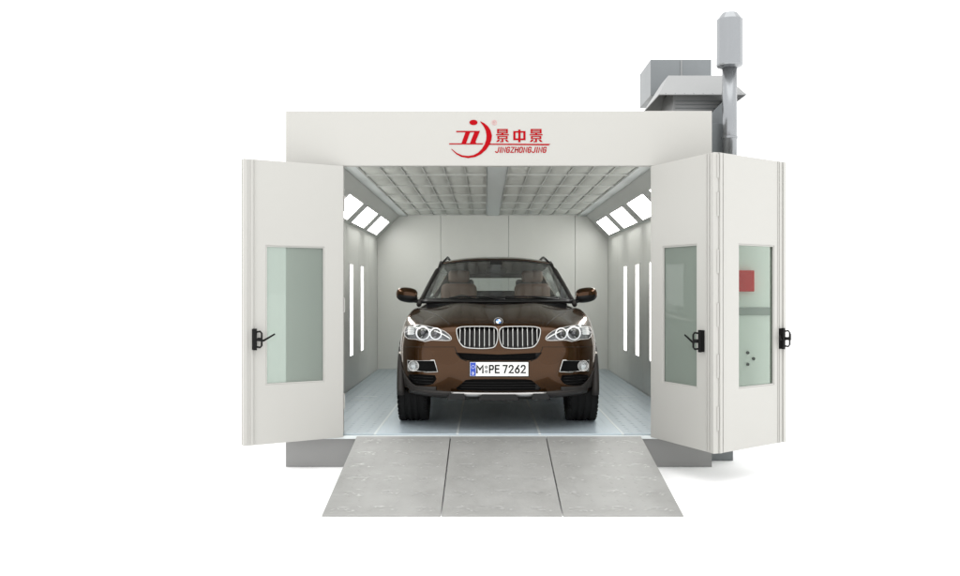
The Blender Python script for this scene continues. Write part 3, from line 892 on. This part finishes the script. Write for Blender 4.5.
# roundel on the nose
rz = C2(498.5, 322.0)[1]
yb = fy(0, rz); Mx = Matrix.Translation((0, yb-.012, rz+.004)) @ Matrix.Rotation(math.radians(-32), 4, 'X')
def disc(r0, r1, a0, a1, h, mb, n=24):
    v = []; 
    for k in range(n+1):
        t = a0+(a1-a0)*k/n
        for r in (r0, r1): v.append(tuple(Mx @ Vector((r*math.cos(t), -h, r*math.sin(t)))))
    f = [(2*k, 2*k+1, 2*k+3, 2*k+2) for k in range(n)]; mb.add(v, f)
R_ = .041
q = MB(); q.lathe([(.001, -.002), (R_*.98, -.002), (R_*1.03, -.005), (R_*1.06, .002), (R_*1.05, .02)], 32, 'y')
q.v = [tuple(Mx @ Vector(p)) for p in q.v]; rd = cbuild(q, 'roundel', 'chrome', smooth=True)
q = MB(); disc(R_*.62, R_*.95, 0, 2*PI, .0065, q); cbuild(q, 'roundel_ring', 'trim', rd)
q = MB(); disc(.0005, R_*.6, 0, PI/2, .0066, q, 8); disc(.0005, R_*.6, PI, 1.5*PI, .0066, q, 8); cbuild(q, 'roundel_field', 'plate', rd)
q = MB(); disc(.0005, R_*.6, PI/2, PI, .0066, q, 8); disc(.0005, R_*.6, 1.5*PI, 2*PI, .0066, q, 8); cbuild(q, 'roundel_field', 'rblue', rd)

# number plate
pz0, pz1 = .545, .677; px0, px1 = -.272, .280; py = -.030
q = MB(); q.box(px0-.008, px1+.008, py+.004, .03, pz0-.008, pz1+.008); hold = cbuild(q, 'number_plate', 'trim', bevel=.003)
q = MB(); q.box(px0, px1, py, py+.0038, pz0, pz1); cbuild(q, 'plate_face', 'plate', hold, bevel=.002)
q = MB(); q.box(px0+.003, px0+.055, py-.0012, py-.0004, pz0+.003, pz1-.003); cbuild(q, 'plate_band', 'blue', hold)
q = MB()
for k in range(12):
    a = 2*PI*k/12; q.box(px0+.029+.015*math.cos(a)-.002, px0+.029+.015*math.cos(a)+.002, py-.0022, py-.0014, pz0+.088+.015*math.sin(a)-.002, pz0+.088+.015*math.sin(a)+.002)
cbuild(q, 'star_ring', 'halo', hold)
def ctext(name, body_, x, z, w, h, mat='trim', **k):
    o = text(name, body_, x, z, py-.0016, w, h, M[mat], None, **k); return cpt(o, hold)
tz, th = pz0+.026, .082
ctext('country_letter', 'D', px0+.021, pz0+.014, .016, .026, 'plate', wt=.16)
ctext('plate_text', 'M', px0+.061, tz, .066, th, wt=.20)
ctext('plate_text', 'PE', px0+.182, tz, .098, th, wt=.175)
ctext('plate_text', '7262', px0+.310, tz, .216, th, wt=.175)
q = MB()
for dz in (.030, .072):
    q.lathe([(.0005, py-.0022), (.016, py-.002), (.0165, py-.0003)], 20, 'y', (px0+.154, 0, tz+dz-.012))
cbuild(q, 'plate_seal', 'galvl', hold)

# wheels
def wheel(s, yy):
    q = MB(); W = .150; xc = s*.865
    prof = [(.245, -W*.80), (.30, -W*.98), (.345, -W), (.372, -W*.93), (.384, -W*.78)]
    for g_ in (-.42, 0, .42):
        prof += [(.388, W*(g_-.10)), (.376, W*(g_-.09)), (.376, W*(g_+.09)), (.388, W*(g_+.10))]
    prof += [(.384, W*.78), (.372, W*.93), (.345, W), (.30, W*.98), (.245, W*.80)]
    q.lathe(prof, 72, 'x', (xc, yy, WZ-.0))
    for k in range(60):      # shoulder blocks
        a = 2*PI*k/44
        for sd in (-1, 1):
            Mt = Matrix.Translation((xc+sd*W*.76, yy, WZ)) @ Matrix.Rotation(a, 4, 'X')
            q.box(-.034, .034, -.0145, .0145, .374, .3825, Mt)
    w = cbuild(q, 'wheel', 'tyre', smooth=False)
    q = MB(); q.lathe([(.244, -.11), (.244, .10), (.250, .115), (.238, .118), (.225, .10), (.225, -.11)], 48, 'x', (xc, yy, WZ), closed=True) if s > 0 else q.lathe([(.244, .11), (.244, -.10), (.250, -.115), (.238, -.118), (.225, -.10), (.225, .11)], 48, 'x', (xc, yy, WZ), closed=True)
    cbuild(q, 'rim', 'alloy', w, smooth=True)
    q = MB()
    for k in range(5):
        for da in (-.13, .13):
            a = 2*PI*k/5+da
            q.tube([(xc+s*.09, yy+.04*math.cos(a), WZ+.04*math.sin(a)), (xc+s*.105, yy+.235*math.cos(a+da*.3), WZ+.235*math.sin(a+da*.3))], [.022, .016], 6)
    q.lathe([(.06, s*.06), (.055, s*.112), (.001, s*.115)], 20, 'x', (xc, yy, WZ))
    cbuild(q, 'spoke', 'alloy', w, smooth=False)
    q = MB(); q.lathe([(.19, -.01), (.19, .01)], 32, 'x', (xc, yy, WZ)); cbuild(q, 'brake_disc', 'satin', w)
for s in (1, -1):
    for yy in (WY, WYR): wheel(s, yy)

# ---- greenhouse
def B_(u): a = abs(u); return Vector((.842*u, 1.10+.34*a**2.3, 1.248-.004*a*a))
def T_(u): a = abs(u); return Vector((.655*u, 1.96+.17*a**2, 1.712-.047*a**2.5))
def WS(u, v, off=0):
    p = B_(u).lerp(T_(u), v); bul = .035*math.sin(PI*v)*(1-.4*abs(u))
    return Vector((p.x, p.y-bul*.6-off*.55, p.z+bul*.6+off*.8))
def wspatch(u0, u1, v0, v1, name, mat, off=0, nu=20, nv=8, solid=0):
    v_, f_ = grid([[WS(u0+(u1-u0)*i/nu, v0+(v1-v0)*j/nv, off) for i in range(nu+1)] for j in range(nv+1)])
    return cpt(mk(name, v_, f_, M[mat], None, smooth=True, solid=solid))
ws = wspatch(-1, 1, 0, 1, 'windscreen', 'wglass')
def frit(u0, u1, v0, v1):
    o = wspatch(u0, u1, v0, v1, 'screen_border', 'trim', .003, 20, 4); o.parent = ws; o.location = (0, 0, 0)
frit(-1, 1, .965, 1.0); frit(-1, -.965, .02, .96); frit(.965, 1, .02, .96); frit(-1, 1, 0, .05); frit(-.10, .10, .86, .962)
# roof
redge = [(.655, 2.13, 1.665), (.672, 2.5, 1.69), (.672, 2.9, 1.695), (.655, 3.3, 1.672), (.615, 3.7, 1.615), (.585, 3.95, 1.565)]
rcen = [(1.96, 1.712), (2.35, 1.752), (2.85, 1.765), (3.3, 1.738), (3.68, 1.668), (3.92, 1.61)]
G = []
for (ex, ey, ez), (cy, cz) in zip(redge, rcen):
    G.append([(ex*u, cy+(ey-cy)*u*u, cz+(ez-cz)*abs(u)**2.6) for u in [k/8-1 for k in range(17)]])
v_, f_ = grid(G); rf = cpt(mk('roof', v_, f_, M['paint'], None, smooth=True, solid=.03, subd=1))
hd_ = [[(x*.97, y, z-.035) for x, y, z in r] for r in G]; v_, f_ = grid(hd_); cpt(mk('headliner', v_, f_, M['cabin'], None, smooth=True), rf)
belt = [(.846, 1.46, 1.235), (.872, 1.9, 1.225), (.875, 2.6, 1.232), (.862, 3.3, 1.255), (.83, 3.9, 1.275), (.785, 4.45, 1.235)]
# rear glass
rg = []
tl = lambda u: Vector((.585*u, 3.92+.03*u*u, 1.61-.045*abs(u)**2.6)); bl = lambda u: Vector((.70*u, 4.66-.14*u*u, 1.275-.02*u*u))
v_, f_ = grid([[tl(k/8-1).lerp(bl(k/8-1), j/5) for k in range(17)] for j in range(6)])
cpt(mk('rear_window', v_, f_, M['wglass'], None, smooth=True))
for s in (1, -1):
    # A pillar running into the roof edge and the rear pillar
    pts = [WS(s*1.0, v) for v in (0, .2, .4, .6, .8, .97)]+[Vector((s*x, y, z)) for x, y, z in redge[1:]]+[bl(s*.55+s*.45)]
    pts = [Vector((s*.858, 1.36, 1.20))]+pts
    pts = [p if isinstance(p, Vector) else Vector(p) for p in pts]
    q = MB(); q.tube(pts, [.028]+[.024]*5+[.022, .022, .024, .026, .03, .035, .035, .04][:len(pts)-6], 10, sy=1.2)
    cbuild(q, 'pillar', 'clad', smooth=True)
    # side glass
    upx = [(WS(s, .05)), (WS(s, .95)), Vector((s*.672, 2.6, 1.69)), Vector((s*.655, 3.3, 1.672)), Vector((s*.615, 3.7, 1.615))]
    lox = [Vector((s*.848, 1.47, 1.24)), Vector((s*.872, 2.1, 1.225)), Vector((s*.875, 2.6, 1.232)), Vector((s*.862, 3.3, 1.255)), Vector((s*.835, 3.8, 1.272))]
    v_, f_ = grid([[a.lerp(b, t/3)+Vector((s*.012*math.sin(PI*t/3), 0, 0)) for a, b in zip(upx, lox)] for t in range(4)])
    cpt(mk('side_window', v_, f_, M['wglass'], None, smooth=True))
    ua = [Vector((s*.615, 3.7, 1.615)), Vector((s*.585, 3.95, 1.565)), bl(s)]; lo_ = [Vector((s*.835, 3.8, 1.26)), Vector((s*.82, 4.1, 1.25)), Vector((s*.775, 4.55, 1.20))]
    v_, f_ = grid([[a.lerp(b, t/3) for a, b in zip(ua, lo_)] for t in range(4)]); cpt(mk('rear_quarter', v_, f_, M['paint'], None, smooth=True, solid=.02))
    q = MB(); q.tube([Vector((s*.672, 2.72, 1.68)), Vector((s*.78, 2.70, 1.45)), Vector((s*.868, 2.68, 1.22))], .03, 8); cbuild(q, 'door_pillar', 'trim', smooth=True)
    q = MB(); q.tube([(s*x, y, z-.003) for x, y, z in belt], .014, 8); cbuild(q, 'belt_moulding', 'trim', smooth=True)
    # roof rail
    q = MB(); q.tube([(s*.635, 2.20, 1.690), (s*.605, 2.38, 1.732), (s*.592, 2.56, 1.758), (s*.60, 2.9, 1.768), (s*.585, 3.3, 1.745), (s*.56, 3.6, 1.70), (s*.555, 3.68, 1.66)], [.010, .013, .013, .013, .013, .015, .017], 8, sy=1.3)
    cbuild(q, 'roof_rail', 'trim', smooth=True)
    # door mirror
    c = Vector((s*.995, 1.50, 1.300)); v = []; seg = 16; prof = [(-.125, .35), (-.115, .75), (-.07, .97), (0, 1.02), (.07, .95), (.12, .72), (.14, .30)]
    mb = MB()
    rings = []
    for t, k in prof:
        for j in range(seg):
            a = 2*PI*j/seg
            yv = math.cos(a); zv = math.sin(a)
            yy = (.075 if yv < 0 else .035)*yv*k
            zz = (.090 if zv > 0 else .082)*abs(zv)**.8*(1 if zv > 0 else -1)*k
            rings.append((c.x+s*t*.92, c.y+yy, c.z+zz+ t*.10))
    n_ = len(prof); ff = []
    for i in range(n_-1):
        for j in range(seg): ff.append((i*seg+j, i*seg+(j+1) % seg, (i+1)*seg+(j+1) % seg, (i+1)*seg+j))
    ff += [tuple(range(seg)), tuple(range((n_-1)*seg, n_*seg))]
    mo = mk('door_mirror', rings, ff, M['paint'], None, smooth=True, subd=2); mo.data.materials.append(M['trim'])
    for p in mo.data.polygons:
        cz = sum(mo.data.vertices[i].co.z for i in p.vertices)/len(p.vertices)
        cx_ = sum(abs(mo.data.vertices[i].co.x) for i in p.vertices)/len(p.vertices)
        if cz < c.z-.015+(cx_-.995)*.1: p.material_index = 1
    cpt(mo)
    q = MB(); q.tube([(s*.845, 1.50, 1.225), (s*.89, 1.49, 1.235), (s*.955, 1.49, 1.255)], [.028, .022, .03], 8, sy=1.6); cbuild(q, 'mirror_arm', 'trim', mo, smooth=True)
    q = MB(); q.lathe([(.001, 0), (.9, 0)], 20, 'y'); q.v = [(c.x+x*.105, c.y+.037, c.z+z*.06) for x, y, z in q.v]; cbuild(q, 'mirror_glass', 'chrome', mo)
# cowl and wipers
q = MB(); q.tube([B_(k/8-1)+Vector((0, -.03, -.012)) for k in range(17)], .022, 8, sy=1.5); cbuild(q, 'cowl', 'trim', smooth=True)
for (u0, u1, vv) in ((-.62, .10, .035), (-.03, .80, .035)):
    q = MB(); q.tube([WS(u0+(u1-u0)*k/8, vv+.02*math.sin(k/8*PI), .018) for k in range(9)], .007, 6)
    w_ = cbuild(q, 'wiper', 'trim', smooth=True)
    q = MB(); q.tube([WS(u1, -.02, .02), WS((u0+u1)/2+.1, .03, .03), WS((u0+u1)/2, .05, .022)], [.015, .010, .006], 6); cbuild(q, 'wiper_arm', 'trim', w_, smooth=True)
# cabin
q = MB(); q.prism([(1.30, 1.10), (1.42, 1.232), (1.62, 1.245), (1.85, 1.20), (1.9, 1.06)], 'x', -.78, .78); cbuild(q, 'dashboard', 'cabin', bevel=.02)
q = MB(); q.tube([(-.40+.19*math.cos(a*PI/12), 2.02-.09*math.sin(a*PI/12)*0+.02, 1.12+.17*math.sin(a*PI/12)) for a in range(24)], .015, 8, closed=True); cbuild(q, 'steering_wheel', 'trim', smooth=True)
def rbox(name, mat, x0, x1, y0, y1, z0, z1, parent=None, b=.05):
    q = MB(); q.box(x0, x1, y0, y1, z0, z1); o = cbuild(q, name, mat, parent); mm = o.modifiers.new('b', 'BEVEL'); mm.width = b; mm.segments = 4
    o.data.polygons.foreach_set('use_smooth', [True]*6); return o
for s in (1, -1):
    st = rbox('front_seat', 'seat', s*.45-.22, s*.45+.22, 2.42, 2.58, .98, 1.44, b=.07)
    rbox('headrest', 'seat', s*.45-.13, s*.45+.13, 2.46, 2.56, 1.45, 1.60, st, .045)
    rbox('rear_headrest', 'cabin', s*.43-.15, s*.43+.15, 3.42, 3.52, 1.33, 1.50, b=.04)
rbox('rear_seat', 'cabin', -.68, .68, 3.40, 3.56, 1.02, 1.35, b=.05)
q = MB(); q.box(-.54, .54, 3.86, 3.90, 1.525, 1.585); cbuild(q, 'tailgate_trim', 'cabin', bevel=.01)
q = MB(); q.prism([(-.12, 1.555), (.12, 1.555), (.125, 1.60), (.10, 1.625), (-.10, 1.625), (-.125, 1.60)], 'y', 1.95, 1.985); o = cbuild(q, 'inner_mirror', 'trim', bevel=.01)
q = MB(); q.box(-.05, .05, 1.90, 1.96, 1.60, 1.67); cbuild(q, 'mirror_mount', 'trim', o, bevel=.01)
# tail lamps (rear)
for s in (1, -1):
    q = MB(); q.box(s*.62-.15, s*.62+.15, 4.72, 4.85, .92, 1.04); cbuild(q, 'tail_lamp', 'redbox', bevel=.02)

# ------------------------------------------------------------------ light
w = bpy.data.worlds.new('World'); sc.world = w; w.use_nodes = True
bg = w.node_tree.nodes['Background']; bg.inputs[0].default_value = (1, 1, 1, 1); bg.inputs[1].default_value = 1.65
sl = bpy.data.lights.new('key_light', 'SUN'); sl.energy = .9; sl.angle = math.radians(60); sl.color = (1, .99, .97)
so = bpy.data.objects.new('key_light', sl); link(so); so.rotation_euler = (math.radians(12), 0, math.radians(-4)); so.location = (0, -5, 8)
sc.view_settings.view_transform = 'Standard'; sc.view_settings.look = 'None'; sc.view_settings.exposure = .17; sc.view_settings.gamma = 1
sc.cycles.max_bounces = 8; sc.cycles.transparent_max_bounces = 16; sc.cycles.diffuse_bounces = 5
sc.cycles.use_denoising = True
